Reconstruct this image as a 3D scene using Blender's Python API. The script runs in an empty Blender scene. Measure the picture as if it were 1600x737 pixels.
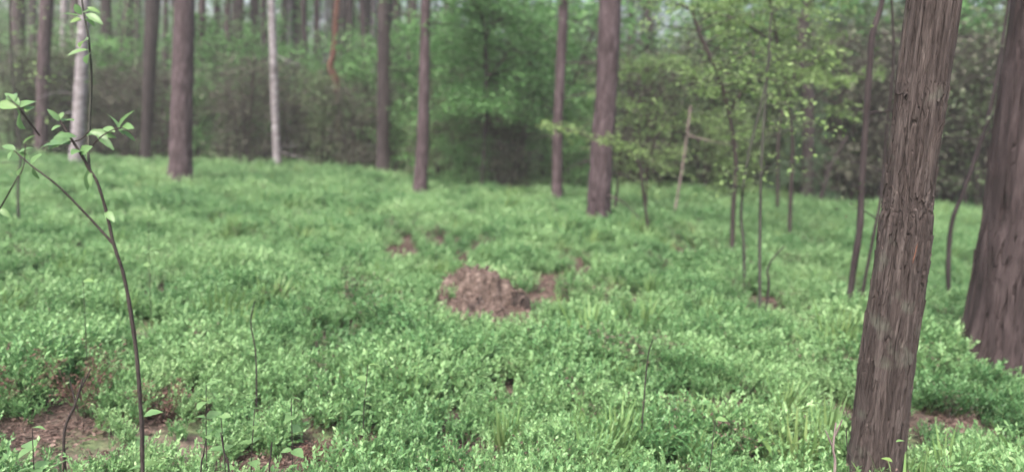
import bpy, math, random
import numpy as np
from mathutils import Vector, Matrix, Euler
SEED = 11
rng = np.random.default_rng(SEED); random.seed(SEED)
S = bpy.context.scene
R = math.radians

# ------------------------------------------------------------------ camera
CAM_H, PITCH, ROLL, FPX = 1.55, R(8.5), R(2.5), 1186.0     # FPX: focal length for a 1600 px wide picture
fwd = Vector((0, math.cos(PITCH), -math.sin(PITCH)))
rt0 = Vector((1, 0, 0)); up0 = rt0.cross(fwd)
rt = rt0 * math.cos(ROLL) + up0 * math.sin(ROLL); up = rt.cross(fwd)
cam_d = bpy.data.cameras.new('camera'); cam = bpy.data.objects.new('camera', cam_d); S.collection.objects.link(cam)
cam.matrix_world = Matrix(((rt.x, up.x, -fwd.x, 0), (rt.y, up.y, -fwd.y, 0), (rt.z, up.z, -fwd.z, CAM_H), (0, 0, 0, 1)))
cam_d.sensor_width = 36; cam_d.lens = 36 * FPX / 1600; cam_d.clip_start = .05; cam_d.clip_end = 1000
cam_d.dof.use_dof = True; cam_d.dof.focus_distance = 2.6; cam_d.dof.aperture_fstop = cam_d.lens / 1000 / 0.0195
S.camera = cam

# ------------------------------------------------------------------ light
SUN_EL, SUN_AZ = R(58), R(205)      # azimuth clockwise from +Y
w = bpy.data.worlds.new('World'); S.world = w; w.use_nodes = True
nt = w.node_tree; nt.nodes.clear()
sky = nt.nodes.new('ShaderNodeTexSky'); sky.sky_type = 'NISHITA'; sky.sun_disc = False
sky.sun_elevation = SUN_EL; sky.sun_rotation = SUN_AZ; sky.air_density = 1.0; sky.dust_density = 9.0; sky.ozone_density = 1.0
bg = nt.nodes.new('ShaderNodeBackground'); bg.inputs[1].default_value = 0.15
wo = nt.nodes.new('ShaderNodeOutputWorld'); nt.links.new(sky.outputs[0], bg.inputs[0]); nt.links.new(bg.outputs[0], wo.inputs[0])
sd = bpy.data.lights.new('sun', 'SUN'); sd.energy = 1.5; sd.angle = R(25); sd.color = (1, .97, .92)
so = bpy.data.objects.new('sun', sd); S.collection.objects.link(so)
so.rotation_euler = Vector((-math.sin(SUN_AZ) * math.cos(SUN_EL), -math.cos(SUN_AZ) * math.cos(SUN_EL), -math.sin(SUN_EL))).to_track_quat('-Z', 'Y').to_euler()
so.location = (0, 0, 30)
S.view_settings.view_transform = 'Standard'; S.view_settings.look = 'None'; S.view_settings.exposure = 1.85; S.view_settings.gamma = 1.0
try:
    S.cycles.max_bounces = 6; S.cycles.diffuse_bounces = 2; S.cycles.glossy_bounces = 1; S.cycles.transmission_bounces = 3
    S.cycles.transparent_max_bounces = 4; S.cycles.use_denoising = True
except Exception: pass

# ------------------------------------------------------------------ numeric helpers
def vnoise(p, seed=0):
    """smooth value noise, p (n,3) -> (n,) in -1..1"""
    p = np.asarray(p, float); i = np.floor(p).astype(np.int64); f = p - i; f = f * f * (3 - 2 * f); out = np.zeros(len(p))
    for dx in (0, 1):
        for dy in (0, 1):
            for dz in (0, 1):
                h = ((i[:, 0] + dx) * 374761393 + (i[:, 1] + dy) * 668265263 + (i[:, 2] + dz) * 2147483647 + seed * 974634777) & 0xffffffff
                h = ((h ^ (h >> 13)) * 1274126177) & 0xffffffff; h = h ^ (h >> 16)
                wt = (f[:, 0] if dx else 1 - f[:, 0]) * (f[:, 1] if dy else 1 - f[:, 1]) * (f[:, 2] if dz else 1 - f[:, 2])
                out += wt * (h / 0xffffffff * 2 - 1)
    return out
def fbm(p, o=3, seed=0):
    p = np.asarray(p, float); r = 0; a = 1; s = 0
    for k in range(o): r = r + a * vnoise(p * 2 ** k, seed + k * 17); s += a; a *= .5
    return r / s
def n2(x, y, sc, seed=0, o=2):
    x = np.atleast_1d(np.asarray(x, float)); y = np.atleast_1d(np.asarray(y, float))
    return fbm(np.stack([x * sc, y * sc, np.full_like(x, .5)], 1), o, seed)
def nrm(v): return v / np.maximum(np.linalg.norm(v, axis=-1, keepdims=True), 1e-9)
def ground_h(x, y): return .07 * n2(x, y, .35, 5) + .03 * n2(x, y, 1.3, 6) - .02
def gh(x, y): return float(ground_h(x, y)[0])
def ray(px, py): return (fwd * FPX + rt * (px - 800) + up * (368.5 - py)).normalized()
def at(px, py, Y):                      # the point at depth Y that the photograph shows at this pixel
    d = ray(px, py); k = Y / d.y; return Vector((d.x * k, Y, CAM_H + d.z * k))
def on_ground(px, py, z=.2):            # the point at height z (top of the bilberries) under this pixel
    d = ray(px, py); k = (z - CAM_H) / d.z; return Vector((d.x * k, d.y * k, z))

# ------------------------------------------------------------------ mesh helpers
class MB:
    def __init__(s): s.v = []; s.f = []; s.m = []; s.t = []; s.n = 0
    def add(s, v, f, m=0, t=None):
        v = np.asarray(v, float).reshape(-1, 3); f = np.asarray(f, np.int64); s.v.append(v); s.f.append(f + s.n)
        s.m.append(np.full(len(f), m)); s.t.append(np.full(len(v), .5) if t is None else np.asarray(t, float)); s.n += len(v)
    def mesh(s, name, mats, smooth=True, origin=None):
        v = np.concatenate(s.v)
        if origin is not None: v = v - np.asarray(origin)
        me = bpy.data.meshes.new(name); me.vertices.add(len(v)); me.vertices.foreach_set('co', v.ravel())
        cnt = np.concatenate([np.full(len(f), f.shape[1]) for f in s.f]); idx = np.concatenate([f.ravel() for f in s.f])
        me.loops.add(len(idx)); me.loops.foreach_set('vertex_index', idx); me.polygons.add(len(cnt))
        me.polygons.foreach_set('loop_start', np.concatenate([[0], np.cumsum(cnt)[:-1]])); me.polygons.foreach_set('loop_total', cnt)
        me.polygons.foreach_set('material_index', np.concatenate(s.m)); me.polygons.foreach_set('use_smooth', np.full(len(cnt), smooth))
        a = me.attributes.new('tint', 'FLOAT', 'POINT'); a.data.foreach_set('value', np.concatenate(s.t))
        for m in mats: me.materials.append(m)
        me.update(calc_edges=True); me.validate(); return me
def link(name, me, parent=None, loc=None):
    o = bpy.data.objects.new(name, me); S.collection.objects.link(o)
    if parent: o.parent = parent
    if loc is not None: o.location = loc
    return o
def tag(o, label=None, cat=None, group=None, kind=None):
    if label: o['label'] = label
    if cat: o['category'] = cat
    if group: o['group'] = group
    if kind: o['kind'] = kind
    return o
def thing(name, loc, label, cat, group=None): return tag(link(name, None, None, loc), label, cat, group)

def spline(pts, n):
    P = np.array([list(p) for p in pts], float); k = len(P)
    if k == 2: u = np.linspace(0, 1, n)[:, None]; return P[0] * (1 - u) + P[1] * u
    Q = np.vstack([2 * P[0] - P[1], P, 2 * P[-1] - P[-2]]); out = []
    for u in np.linspace(0, k - 1 - 1e-9, n):
        i = int(u); f = u - i; a, b, c, d = Q[i], Q[i + 1], Q[i + 2], Q[i + 3]
        out.append(.5 * ((2 * b) + (c - a) * f + (2 * a - 5 * b + 4 * c - d) * f * f + (3 * b - a - 3 * c + d) * f ** 3))
    return np.array(out)
def tube(mb, P, rad, sides=6, m=0, t=.5, disp=None, cap=True):
    P = np.asarray(P, float); n = len(P); rad = np.broadcast_to(np.asarray(rad, float), (n,))
    T = nrm(np.gradient(P, axis=0)); ref = np.array([0, 1., 0]) if abs(T[0][1]) < .8 else np.array([1., 0, 0])
    U = nrm(np.cross(T, ref)); V = np.cross(T, U); th = np.linspace(0, 2 * np.pi, sides, endpoint=False)
    rr = np.repeat(rad[:, None], sides, 1)
    if disp is not None: rr = rr + disp(np.repeat(P[:, None, :], sides, 1), th[None, :].repeat(n, 0), rr)
    v = P[:, None, :] + rr[:, :, None] * (np.cos(th)[None, :, None] * U[:, None, :] + np.sin(th)[None, :, None] * V[:, None, :])
    i = np.arange(n - 1)[:, None] * sides; j = np.arange(sides)[None, :]; jn = (j + 1) % sides
    f = np.stack([i + j, i + sides + j, i + sides + jn, i + jn], -1).reshape(-1, 4)[:, ::-1]
    v = v.reshape(-1, 3); mb.add(v, f, m, np.full(len(v), t))
    if cap:
        k = mb.n; mb.add(v[-sides:], np.array([[0, a, a + 1] for a in range(1, sides - 1)]), m, np.full(sides, t))
def leaves(mb, P, D, N, L, W, m=0, t=None, fold=.25, droop=0.):
    """folded diamond leaves: P base points, D directions, N rough normals"""
    P = np.asarray(P, float); n = len(P); D = nrm(D); X = nrm(np.cross(D, N)); Z = np.cross(X, D)
    L = np.broadcast_to(L, (n,))[:, None]; W = np.broadcast_to(W, (n,))[:, None]
    mid = P + D * L * .45
    v = np.stack([P, mid + X * W * .5 + Z * W * fold, P + D * L - Z * L * droop, mid - X * W * .5 + Z * W * fold], 1)
    b = np.arange(n)[:, None] * 4
    f = np.concatenate([b + np.array([[0, 1, 2]]), b + np.array([[0, 2, 3]])])
    if t is None: t = rng.random(n)
    mb.add(v.reshape(-1, 3), f, m, np.repeat(t, 4))
def rnd_dir(n, zlo=-1, zhi=1):
    z = rng.uniform(zlo, zhi, n); a = rng.uniform(0, 2 * np.pi, n); r = np.sqrt(np.maximum(1 - z * z, 0)); return np.stack([r * np.cos(a), r * np.sin(a), z], 1)

# ------------------------------------------------------------------ materials
def mat(name):
    m = bpy.data.materials.new(name); m.use_nodes = True; m.node_tree.nodes.clear(); return m, m.node_tree.nodes, m.node_tree.links
def ramp(N, stops):
    r = N.new('ShaderNodeValToRGB'); e = r.color_ramp.elements
    while len(e) < len(stops): e.new(.5)
    for x, (p, c) in zip(e, stops): x.position = p; x.color = (*c, 1)
    return r
def leaf_mat(name, cols, transl=.38, rough=.5, patch=.35, hue_noise=1.2):
    m, N, L = mat(name); at_ = N.new('ShaderNodeAttribute'); at_.attribute_name = 'tint'; oi = N.new('ShaderNodeObjectInfo')
    geo = N.new('ShaderNodeNewGeometry'); ns = N.new('ShaderNodeTexNoise'); ns.inputs['Scale'].default_value = hue_noise; ns.inputs['Detail'].default_value = 3
    L.new(geo.outputs['Position'], ns.inputs['Vector'])
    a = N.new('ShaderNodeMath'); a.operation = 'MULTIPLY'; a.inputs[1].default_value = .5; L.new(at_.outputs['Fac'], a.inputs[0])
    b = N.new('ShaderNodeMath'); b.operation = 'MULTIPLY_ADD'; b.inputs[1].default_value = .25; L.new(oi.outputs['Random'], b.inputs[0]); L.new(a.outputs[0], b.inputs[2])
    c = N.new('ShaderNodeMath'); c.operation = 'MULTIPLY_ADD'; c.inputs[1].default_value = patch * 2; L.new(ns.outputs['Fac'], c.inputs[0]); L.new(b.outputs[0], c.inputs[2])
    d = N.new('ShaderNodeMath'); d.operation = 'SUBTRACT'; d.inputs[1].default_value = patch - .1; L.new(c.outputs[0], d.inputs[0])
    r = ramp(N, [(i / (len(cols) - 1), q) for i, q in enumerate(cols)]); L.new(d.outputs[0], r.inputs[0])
    p = N.new('ShaderNodeBsdfPrincipled'); p.inputs['Roughness'].default_value = rough; p.inputs['Specular IOR Level'].default_value = .35; L.new(r.outputs[0], p.inputs['Base Color'])
    tr = N.new('ShaderNodeBsdfTranslucent'); L.new(r.outputs[0], tr.inputs[0]); mx = N.new('ShaderNodeMixShader'); mx.inputs[0].default_value = transl
    L.new(p.outputs[0], mx.inputs[1]); L.new(tr.outputs[0], mx.inputs[2]); o = N.new('ShaderNodeOutputMaterial'); L.new(mx.outputs[0], o.inputs[0]); return m
def bark_mat(name, cols, scale=14, stretch=.14, rough=.9, bump=.5, lichen=None, moss=None):
    m, N, L = mat(name); tc = N.new('ShaderNodeTexCoord'); mp = N.new('ShaderNodeMapping'); mp.inputs['Scale'].default_value = (1, 1, stretch)
    L.new(tc.outputs['Object'], mp.inputs[0]); ns = N.new('ShaderNodeTexNoise'); ns.inputs['Scale'].default_value = scale; ns.inputs['Detail'].default_value = 7; ns.inputs['Roughness'].default_value = .65
    L.new(mp.outputs[0], ns.inputs['Vector']); r = ramp(N, [(.3 + .4 * i / (len(cols) - 1), q) for i, q in enumerate(cols)]); L.new(ns.outputs['Fac'], r.inputs[0])
    col = r.outputs[0]
    n3 = N.new('ShaderNodeTexNoise'); n3.inputs['Scale'].default_value = scale * 4.5; n3.inputs['Detail'].default_value = 4; L.new(mp.outputs[0], n3.inputs['Vector'])
    for (cc, sc, lo, hi) in [q for q in (lichen, moss) if q]:
        n4 = N.new('ShaderNodeTexNoise'); n4.inputs['Scale'].default_value = sc; n4.inputs['Detail'].default_value = 5; L.new(tc.outputs['Object'], n4.inputs['Vector'])
        mr = N.new('ShaderNodeMapRange'); mr.inputs['From Min'].default_value = lo; mr.inputs['From Max'].default_value = hi; L.new(n4.outputs['Fac'], mr.inputs['Value'])
        mx = N.new('ShaderNodeMixRGB'); L.new(mr.outputs[0], mx.inputs[0]); L.new(col, mx.inputs[1]); mx.inputs[2].default_value = (*cc, 1); col = mx.outputs[0]
    mul = N.new('ShaderNodeMixRGB'); mul.blend_type = 'OVERLAY'; mul.inputs[0].default_value = .55; L.new(col, mul.inputs[1]); L.new(n3.outputs['Fac'], mul.inputs[2])
    p = N.new('ShaderNodeBsdfPrincipled'); p.inputs['Roughness'].default_value = rough; p.inputs['Specular IOR Level'].default_value = .2; L.new(mul.outputs[0], p.inputs['Base Color'])
    bp = N.new('ShaderNodeBump'); bp.inputs['Strength'].default_value = bump; bp.inputs['Distance'].default_value = .01; L.new(n3.outputs['Fac'], bp.inputs['Height']); L.new(bp.outputs[0], p.inputs['Normal'])
    o = N.new('ShaderNodeOutputMaterial'); L.new(p.outputs[0], o.inputs[0]); return m
M = {}
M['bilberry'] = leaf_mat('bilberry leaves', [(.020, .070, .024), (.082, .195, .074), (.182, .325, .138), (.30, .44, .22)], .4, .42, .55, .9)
M['lime'] = leaf_mat('lime green young leaves', [(.08, .14, .05), (.145, .235, .08), (.225, .325, .12)], .45)
M['emerald'] = leaf_mat('fresh deep green leaves', [(.045, .12, .038), (.09, .21, .068), (.17, .33, .115)], .4)
M['dull'] = leaf_mat('dull olive leaves', [(.045, .075, .038), (.085, .125, .06), (.14, .20, .09)], .35)
M['dead'] = leaf_mat('dry brown twig tips and dead leaves', [(.04, .041, .034), (.07, .073, .055), (.115, .13, .085)], .2, .8)
M['needle'] = leaf_mat('dark conifer needles', [(.025, .06, .03), (.045, .095, .045), (.07, .13, .06)], .1)
M['sapling_leaf'] = leaf_mat('pale sapling leaves', [(.07, .15, .06), (.12, .22, .09), (.19, .29, .08)], .45, .4)
M['twig'] = bark_mat('thin twig bark', [(.018, .014, .014), (.045, .037, .036)], 30, .3)
M['dry'] = leaf_mat('dry brown litter', [(.045, .028, .023), (.095, .064, .055), (.17, .125, .108)], .15, .8)
M['rust'] = leaf_mat('withered rust red leaves', [(.045, .023, .018), (.078, .042, .034), (.12, .075, .055)], .2, .8)
M['pine_near'] = bark_mat('near trunk bark', [(.019, .015, .0145), (.043, .034, .033), (.088, .074, .071)], 55, .07, .9, 1., ((.085, .09, .075), 7, .58, .75))
M['pine'] = bark_mat('purple brown pine bark', [(.014, .0095, .0105), (.042, .030, .0345), (.088, .067, .077)], 20, .2, .9, .6)
M['pine_big'] = bark_mat('dark brown stout trunk bark', [(.010, .0075, .0078), (.030, .022, .0235), (.062, .048, .050)], 16, .14, .9, .8)
M['pine_dark'] = bark_mat('dark trunk bark', [(.012, .009, .010), (.027, .021, .023), (.046, .038, .040)], 12, .2)
M['pine_red'] = bark_mat('rust orange upper pine bark', [(.04, .02, .016), (.075, .035, .027), (.11, .06, .048)], 12, .3)
M['birch'] = bark_mat('pale birch bark', [(.04, .036, .037), (.15, .138, .15), (.25, .24, .26)], 6, 2.2, .8, .2)
M['pale'] = bark_mat('bleached dead wood', [(.08, .06, .058), (.16, .13, .125), (.22, .19, .18)], 20, .15)
M['grey'] = bark_mat('grey green smooth bark', [(.02, .02, .018), (.036, .038, .033), (.055, .058, .048)], 20, .3)
M['mound'] = bark_mat('crumbled wood and dead needles', [(.025, .018, .015), (.075, .056, .049), (.17, .135, .12)], 18, 1, .95, .9)
M['hollow_shade'] = bark_mat('painted dark of mound hollows', [(.006, .005, .005), (.016, .012, .011), (.035, .027, .024)], 18, 1, .95, .9)  # near-black colour standing in for shade in the mound's hollows
def ground_mat():
    m, N, L = mat('forest floor'); g = N.new('ShaderNodeNewGeometry'); a = N.new('ShaderNodeTexNoise'); a.inputs['Scale'].default_value = 26; a.inputs['Detail'].default_value = 8
    b = N.new('ShaderNodeTexNoise'); b.inputs['Scale'].default_value = 1.6; b.inputs['Detail'].default_value = 5
    L.new(g.outputs['Position'], a.inputs['Vector']); L.new(g.outputs['Position'], b.inputs['Vector'])
    r = ramp(N, [(.3, (.022, .016, .013)), (.5, (.052, .038, .031)), (.7, (.095, .074, .06))]); L.new(a.outputs['Fac'], r.inputs[0])
    mr = N.new('ShaderNodeMapRange'); mr.inputs['From Min'].default_value = .5; mr.inputs['From Max'].default_value = .62; L.new(b.outputs['Fac'], mr.inputs['Value'])
    mo = ramp(N, [(.3, (.03, .06, .018)), (.7, (.07, .12, .04))]); L.new(a.outputs['Fac'], mo.inputs[0])
    mx = N.new('ShaderNodeMixRGB'); L.new(mr.outputs[0], mx.inputs[0]); L.new(r.outputs[0], mx.inputs[1]); L.new(mo.outputs[0], mx.inputs[2])
    p = N.new('ShaderNodeBsdfPrincipled'); p.inputs['Roughness'].default_value = .95; L.new(mx.outputs[0], p.inputs['Base Color'])
    bp = N.new('ShaderNodeBump'); bp.inputs['Strength'].default_value = .8; bp.inputs['Distance'].default_value = .03; L.new(a.outputs['Fac'], bp.inputs['Height']); L.new(bp.outputs[0], p.inputs['Normal'])
    o = N.new('ShaderNodeOutputMaterial'); L.new(p.outputs[0], o.inputs[0]); return m
M['ground'] = ground_mat()

# ------------------------------------------------------------------ the forest floor: fine near the camera, coarse to the horizon
def axis(lo, hi, fine_lo, fine_hi, fs, cs):
    return np.concatenate([np.linspace(lo, fine_lo, cs, endpoint=False), np.arange(fine_lo, fine_hi, fs), np.linspace(fine_hi, hi, cs)])
gx = axis(-400, 400, -16, 16, .12, 30); gy = axis(-60, 500, -3, 24, .12, 30)
GX, GY = np.meshgrid(gx, gy); hz = ground_h(GX.ravel(), GY.ravel()) + .008 * n2(GX.ravel(), GY.ravel(), 7, 9)
mb = MB(); nx = len(gx); ii, jj = np.meshgrid(np.arange(nx - 1), np.arange(len(gy) - 1)); q = (jj * nx + ii).ravel()
mb.add(np.stack([GX.ravel(), GY.ravel(), hz], 1), np.stack([q, q + 1, q + nx + 1, q + nx], 1))
tag(link('ground', mb.mesh('ground', [M['ground']])), kind='structure')

# ------------------------------------------------------------------ bilberry carpet
proto_col = bpy.data.collections.new('sprig prototypes')     # sources only, never linked to the scene
def bilberry(i):
    mb = MB(); ns = rng.integers(11, 16)
    for _ in range(ns):
        a = rng.uniform(0, 2 * np.pi); r0 = rng.uniform(0, .085); base = np.array([r0 * np.cos(a), r0 * np.sin(a), -.02])
        lean = np.array([np.cos(a) * .35 * r0 / .08 + rng.normal(0, .16), np.sin(a) * .35 * r0 / .08 + rng.normal(0, .16), 1]); H = rng.uniform(.11, .27)
        tip = base + nrm(lean) * H; midp = (base + tip) / 2 + rng.normal(0, .012, 3)
        P = spline([base, midp, tip], 5); tube(mb, P, np.linspace(.0016, .0008, 5), 3, 1, .5, cap=False)
        segs = [(P[1:], .55)]
        for b in range(rng.integers(3, 6)):
            k = rng.uniform(.35, .9); s0 = base + (tip - base) * k; d = nrm(rnd_dir(1, .35, .95)[0] + np.array([0, 0, .3])); e = s0 + d * rng.uniform(.05, .11)
            Q = np.array([s0, (s0 + e) / 2 + rng.normal(0, .004, 3), e]); tube(mb, Q, .0008, 3, 1, .5, cap=False); segs.append((Q, 1))
        for Q, wt in segs:
            ln = np.linalg.norm(np.diff(Q, axis=0), axis=1).sum(); nl = int(ln / .0115) + 2
            u = np.linspace(.12, 1, nl) * (len(Q) - 1); k = np.minimum(u.astype(int), len(Q) - 2); f = (u - k)[:, None]
            pp = Q[k] * (1 - f) + Q[k + 1] * f; ax = nrm(Q[-1] - Q[0]); side = nrm(np.cross(ax, rnd_dir(1)[0])); sg = np.where(np.arange(nl) % 2, 1, -1)[:, None]
            D = ax * 1.15 + side * sg * .62 + rng.normal(0, .22, (nl, 3)); Nn = np.array([0, 0, 1]) * .8 + rng.normal(0, .45, (nl, 3)) - ax * .2
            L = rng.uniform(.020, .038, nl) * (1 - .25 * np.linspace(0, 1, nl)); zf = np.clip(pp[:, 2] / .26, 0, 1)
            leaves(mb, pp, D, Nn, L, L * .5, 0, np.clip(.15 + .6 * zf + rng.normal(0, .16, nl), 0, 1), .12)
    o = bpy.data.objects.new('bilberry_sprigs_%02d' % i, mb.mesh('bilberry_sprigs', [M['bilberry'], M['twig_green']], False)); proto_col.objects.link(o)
M['twig_green'] = bark_mat('green bilberry stem', [(.06, .09, .03), (.10, .13, .05)], 30, 1)
for i in range(10): bilberry(i)
def grass_tuft(i, m, k, H):
    mb = MB(); a = rng.uniform(0, 6.283, k); r0 = rng.uniform(0, .05, k); P = np.stack([r0 * np.cos(a), r0 * np.sin(a), np.full(k, -.01)], 1); D = np.stack([np.cos(a) * .35, np.sin(a) * .35, np.ones(k)], 1) + rng.normal(0, .15, (k, 3))
    L = rng.uniform(.5, 1.1, k) * H; W = rng.uniform(.0018, .0038, k); leaves(mb, P, D, rnd_dir(k, -.2, .4), L, W, 0, rng.random(k), .2, .12)
    proto_col.objects.link(bpy.data.objects.new('sprig_tuft_%02d' % i, mb.mesh('tuft', [m], False)))
def brown_sprig(i):
    mb = MB(); tips = []
    for _ in range(9):
        d = rnd_dir(1, .7, 1)[0]; b0 = rng.normal(0, .04, 3) * [1, 1, 0]; C = spline([b0, b0 + d * .1 + rng.normal(0, .01, 3), b0 + d * rng.uniform(.16, .28)], 5); tube(mb, C, np.linspace(.0022, .001, 5), 3, 0, .5, cap=False); tips.append(C)
        for _ in range(3): e = C[rng.integers(1, 5)]; f = e + nrm(rnd_dir(1, .2, .9)[0]) * .08; Q = np.array([e, (e + f) / 2, f]); tube(mb, Q, .0009, 3, 0, .5, cap=False); tips.append(Q)
    PP = np.concatenate([c for c in tips]); k = len(PP); leaves(mb, PP, rnd_dir(k, -.2, 1), rnd_dir(k, 0, 1), rng.uniform(.01, .022, k), .009, 1, rng.random(k), .2); proto_col.objects.link(bpy.data.objects.new('sprig_tuft_%02d' % i, mb.mesh('brown_sprig', [M['twig'], M['dry']], False)))

M['grass'] = leaf_mat('grass blades', [(.07, .15, .05), (.15, .26, .09), (.30, .38, .17)], .35, .45)
for q_ in ((0, 70, .26), (1, 45, .34)): grass_tuft(q_[0], M['grass'], q_[1], q_[2])
for q_ in (2, 3): brown_sprig(q_)

# bare places: (pixel x, y of the photograph, half width px, half depth m, strength)
BARE = []
def bare(px, py, rx, ry, s=1.): 
    g = on_ground(px, py, .08); BARE.append((g.x, g.y, rx * g.y / FPX, ry, s))
for a in [(60, 640, 62, .28, .74), (20, 720, 70, .15, .62), (120, 605, 30, .25), (215, 570, 50, .2, .8), (270, 610, 40, .2, .7), (10, 440, 25, .6), (380, 700, 60, .14), (470, 695, 45, .15), (545, 690, 32, .22), (525, 655, 16, .15),
          (622, 378, 28, 1.1, .9), (690, 372, 22, .8, .8), (735, 385, 30, .6, .9), (880, 398, 40, .6, .95), (905, 410, 30, .4, .9), (1062, 388, 24, .8, .95), (1180, 465, 50, .4, .9), (1120, 462, 24, .3, .8),
          (700, 665, 22, .13, .8), (745, 680, 50, .13, .8), (760, 705, 30, .12, .8), (990, 545, 22, .3, .9), (560, 450, 26, .4, .7), (260, 450, 30, .4, .7), (1140, 640, 45, .2, .9), (1200, 655, 40, .2, .9), (1020, 625, 22, .2, .7),
          (1500, 665, 70, .3), (1440, 640, 40, .2, .8), (1560, 575, 60, .35), (1490, 550, 30, .3, .9), (1240, 580, 22, .2, .7), (1150, 722, 40, .1, .7), (1020, 730, 50, .1, .8), (60, 280, 50, 1.5, .7), (160, 310, 40, 1.2, .8),
          (100, 270, 30, 1.5, .6), (840, 440, 40, .5, .9), (960, 460, 30, .4, .5), (1290, 390, 30, .8, .6), (470, 340, 30, .9, .5), (1590, 600, 30, .3, .9), (1225, 420, 20, .4, .5), (915, 500, 12, .3, .8), (580, 540, 20, .2, .5)]:
    bare(*a)
for a in [(850, 470, 45, .3, .9), (860, 425, 50, .4, .9), (790, 500, 30, .3, .9), (925, 440, 40, .35, .7), (655, 410, 22, .3, .8)]: bare(*a)
MOUND = on_ground(752, 466, .1)
def bareness(x, y):
    b = np.zeros(len(x)); bn = n2(x, y, 6, 77, 2)
    for (cx, cy, rx, ry, s) in BARE:
        d = ((x - cx) / rx) ** 2 + ((y - cy) / ry / 1.05) ** 2; d = d * (1 + 1.1 * bn); b = np.maximum(b, s * np.exp(-(d ** 1.5) * .8))
    d = ((x - MOUND.x) / .50) ** 2 + ((y - MOUND.y + .16) / .62) ** 2
    return np.maximum(b, .88 * np.exp(-(d ** 3)))
def edge_y(x): return 19.5 + 1.2 * n2(x, 0 * x, .25, 31) - 1.5 * np.exp(-((x - 0) / 5) ** 2)
def grid_pts(x0, x1, y0, y1, s):
    X, Y = np.meshgrid(np.arange(x0, x1, s), np.arange(y0, y1, s)); X = X.ravel() + rng.uniform(-.5, .5, X.size) * s; Y = Y.ravel() + rng.uniform(-.5, .5, Y.size) * s; return X, Y
px_, py_, ps_ = [], [], []
for (y0, y1, hw, s, sc) in [(-1.5, 1.6, 3, .13, 1), (1.6, 5, 4.8, .085, .92), (5, 9, 8, .105, 1), (9, 14, 12.5, .13, 1.12), (14, 24, 20, .18, 1.3), (24, 34, 27, .40, 1.6)]:
    X, Y = grid_pts(-hw, hw, y0, y1, s); px_.append(X); py_.append(Y); ps_.append(np.full(len(X), sc))
X = np.concatenate(px_); Y = np.concatenate(py_); SC = np.concatenate(ps_)
hum = n2(X, Y, 1.5, 40, 3); fine = n2(X, Y, 3.4, 41, 2); b = bareness(X, Y)
keep = rng.random(len(X)) > np.clip(b * 1.05, 0, .97) + np.clip((-.27 - hum) * 4, 0, .85) + np.clip((-.12 - fine) * 7, 0, .98) + np.clip((Y - edge_y(X)) * .6, 0, .72)
keep &= (np.hypot(X, Y) > .7)
X, Y, SC, hum, b, fine = X[keep], Y[keep], SC[keep], hum[keep], b[keep], fine[keep]
sc = SC * (0.90 + .60 * hum + .50 * fine) * rng.uniform(.8, 1.15, len(X)) * (1 - .45 * np.clip(b, 0, 1)); sc = np.clip(sc, .35, 1.7)
def scatter_object(name, P, rot, scl, idx, coll):
    me = bpy.data.meshes.new(name); me.vertices.add(len(P)); me.vertices.foreach_set('co', np.asarray(P, float).ravel())
    a = me.attributes.new('srot', 'FLOAT_VECTOR', 'POINT'); a.data.foreach_set('vector', np.asarray(rot, float).ravel())
    a = me.attributes.new('sscale', 'FLOAT', 'POINT'); a.data.foreach_set('value', np.asarray(scl, float))
    a = me.attributes.new('sidx', 'INT', 'POINT'); a.data.foreach_set('value', np.asarray(idx, np.int32))
    o = link(name, me); ng = bpy.data.node_groups.new(name + ' scatter', 'GeometryNodeTree')
    ng.interface.new_socket('Geometry', in_out='INPUT', socket_type='NodeSocketGeometry'); ng.interface.new_socket('Geometry', in_out='OUTPUT', socket_type='NodeSocketGeometry')
    N, L = ng.nodes, ng.links; gi = N.new('NodeGroupInput'); go = N.new('NodeGroupOutput'); ip = N.new('GeometryNodeInstanceOnPoints'); ci = N.new('GeometryNodeCollectionInfo')
    ci.inputs['Collection'].default_value = coll; ci.inputs['Separate Children'].default_value = True; ci.inputs['Reset Children'].default_value = True; ip.inputs['Pick Instance'].default_value = True
    def na(nm, ty):
        n = N.new('GeometryNodeInputNamedAttribute'); n.data_type = ty; n.inputs['Name'].default_value = nm; return n
    r_ = na('srot', 'FLOAT_VECTOR'); s_ = na('sscale', 'FLOAT'); i_ = na('sidx', 'INT'); er = N.new('FunctionNodeEulerToRotation')
    L.new(gi.outputs[0], ip.inputs['Points']); L.new(ci.outputs[0], ip.inputs['Instance']); L.new(i_.outputs[0], ip.inputs['Instance Index'])
    L.new(r_.outputs[0], er.inputs[0]); L.new(er.outputs[0], ip.inputs['Rotation']); L.new(s_.outputs[0], ip.inputs['Scale']); L.new(ip.outputs[0], go.inputs[0])
    md = o.modifiers.new('scatter', 'NODES'); md.node_group = ng; return o
n = len(X); rot = np.stack([rng.normal(-.02, .12, n), rng.normal(.30, .13, n), np.zeros(n)], 1)
# lean to the right is applied after a random turn, so pick the turn through the choice of sprig mesh and a small spin
rot[:, 2] = rng.uniform(-.6, .6, n)
idx = rng.integers(0, 10, n); u_ = rng.random(n); gz = n2(X, Y, .8, 55, 2); warm = (X > .3) & (Y < 3.6)
idx = np.where(u_ < .06 + .12 * (b > .15) , 12 + rng.integers(0, 2, n), idx); idx = np.where((u_ > .985 - .10 * (gz > .25) - .09 * warm), 10 + rng.integers(0, 2, n), idx)
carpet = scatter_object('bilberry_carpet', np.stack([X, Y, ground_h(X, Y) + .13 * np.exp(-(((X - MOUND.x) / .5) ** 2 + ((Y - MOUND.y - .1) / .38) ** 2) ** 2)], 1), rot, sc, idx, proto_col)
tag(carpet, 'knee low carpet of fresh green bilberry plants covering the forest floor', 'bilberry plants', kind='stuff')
print('sprigs', n)

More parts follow.
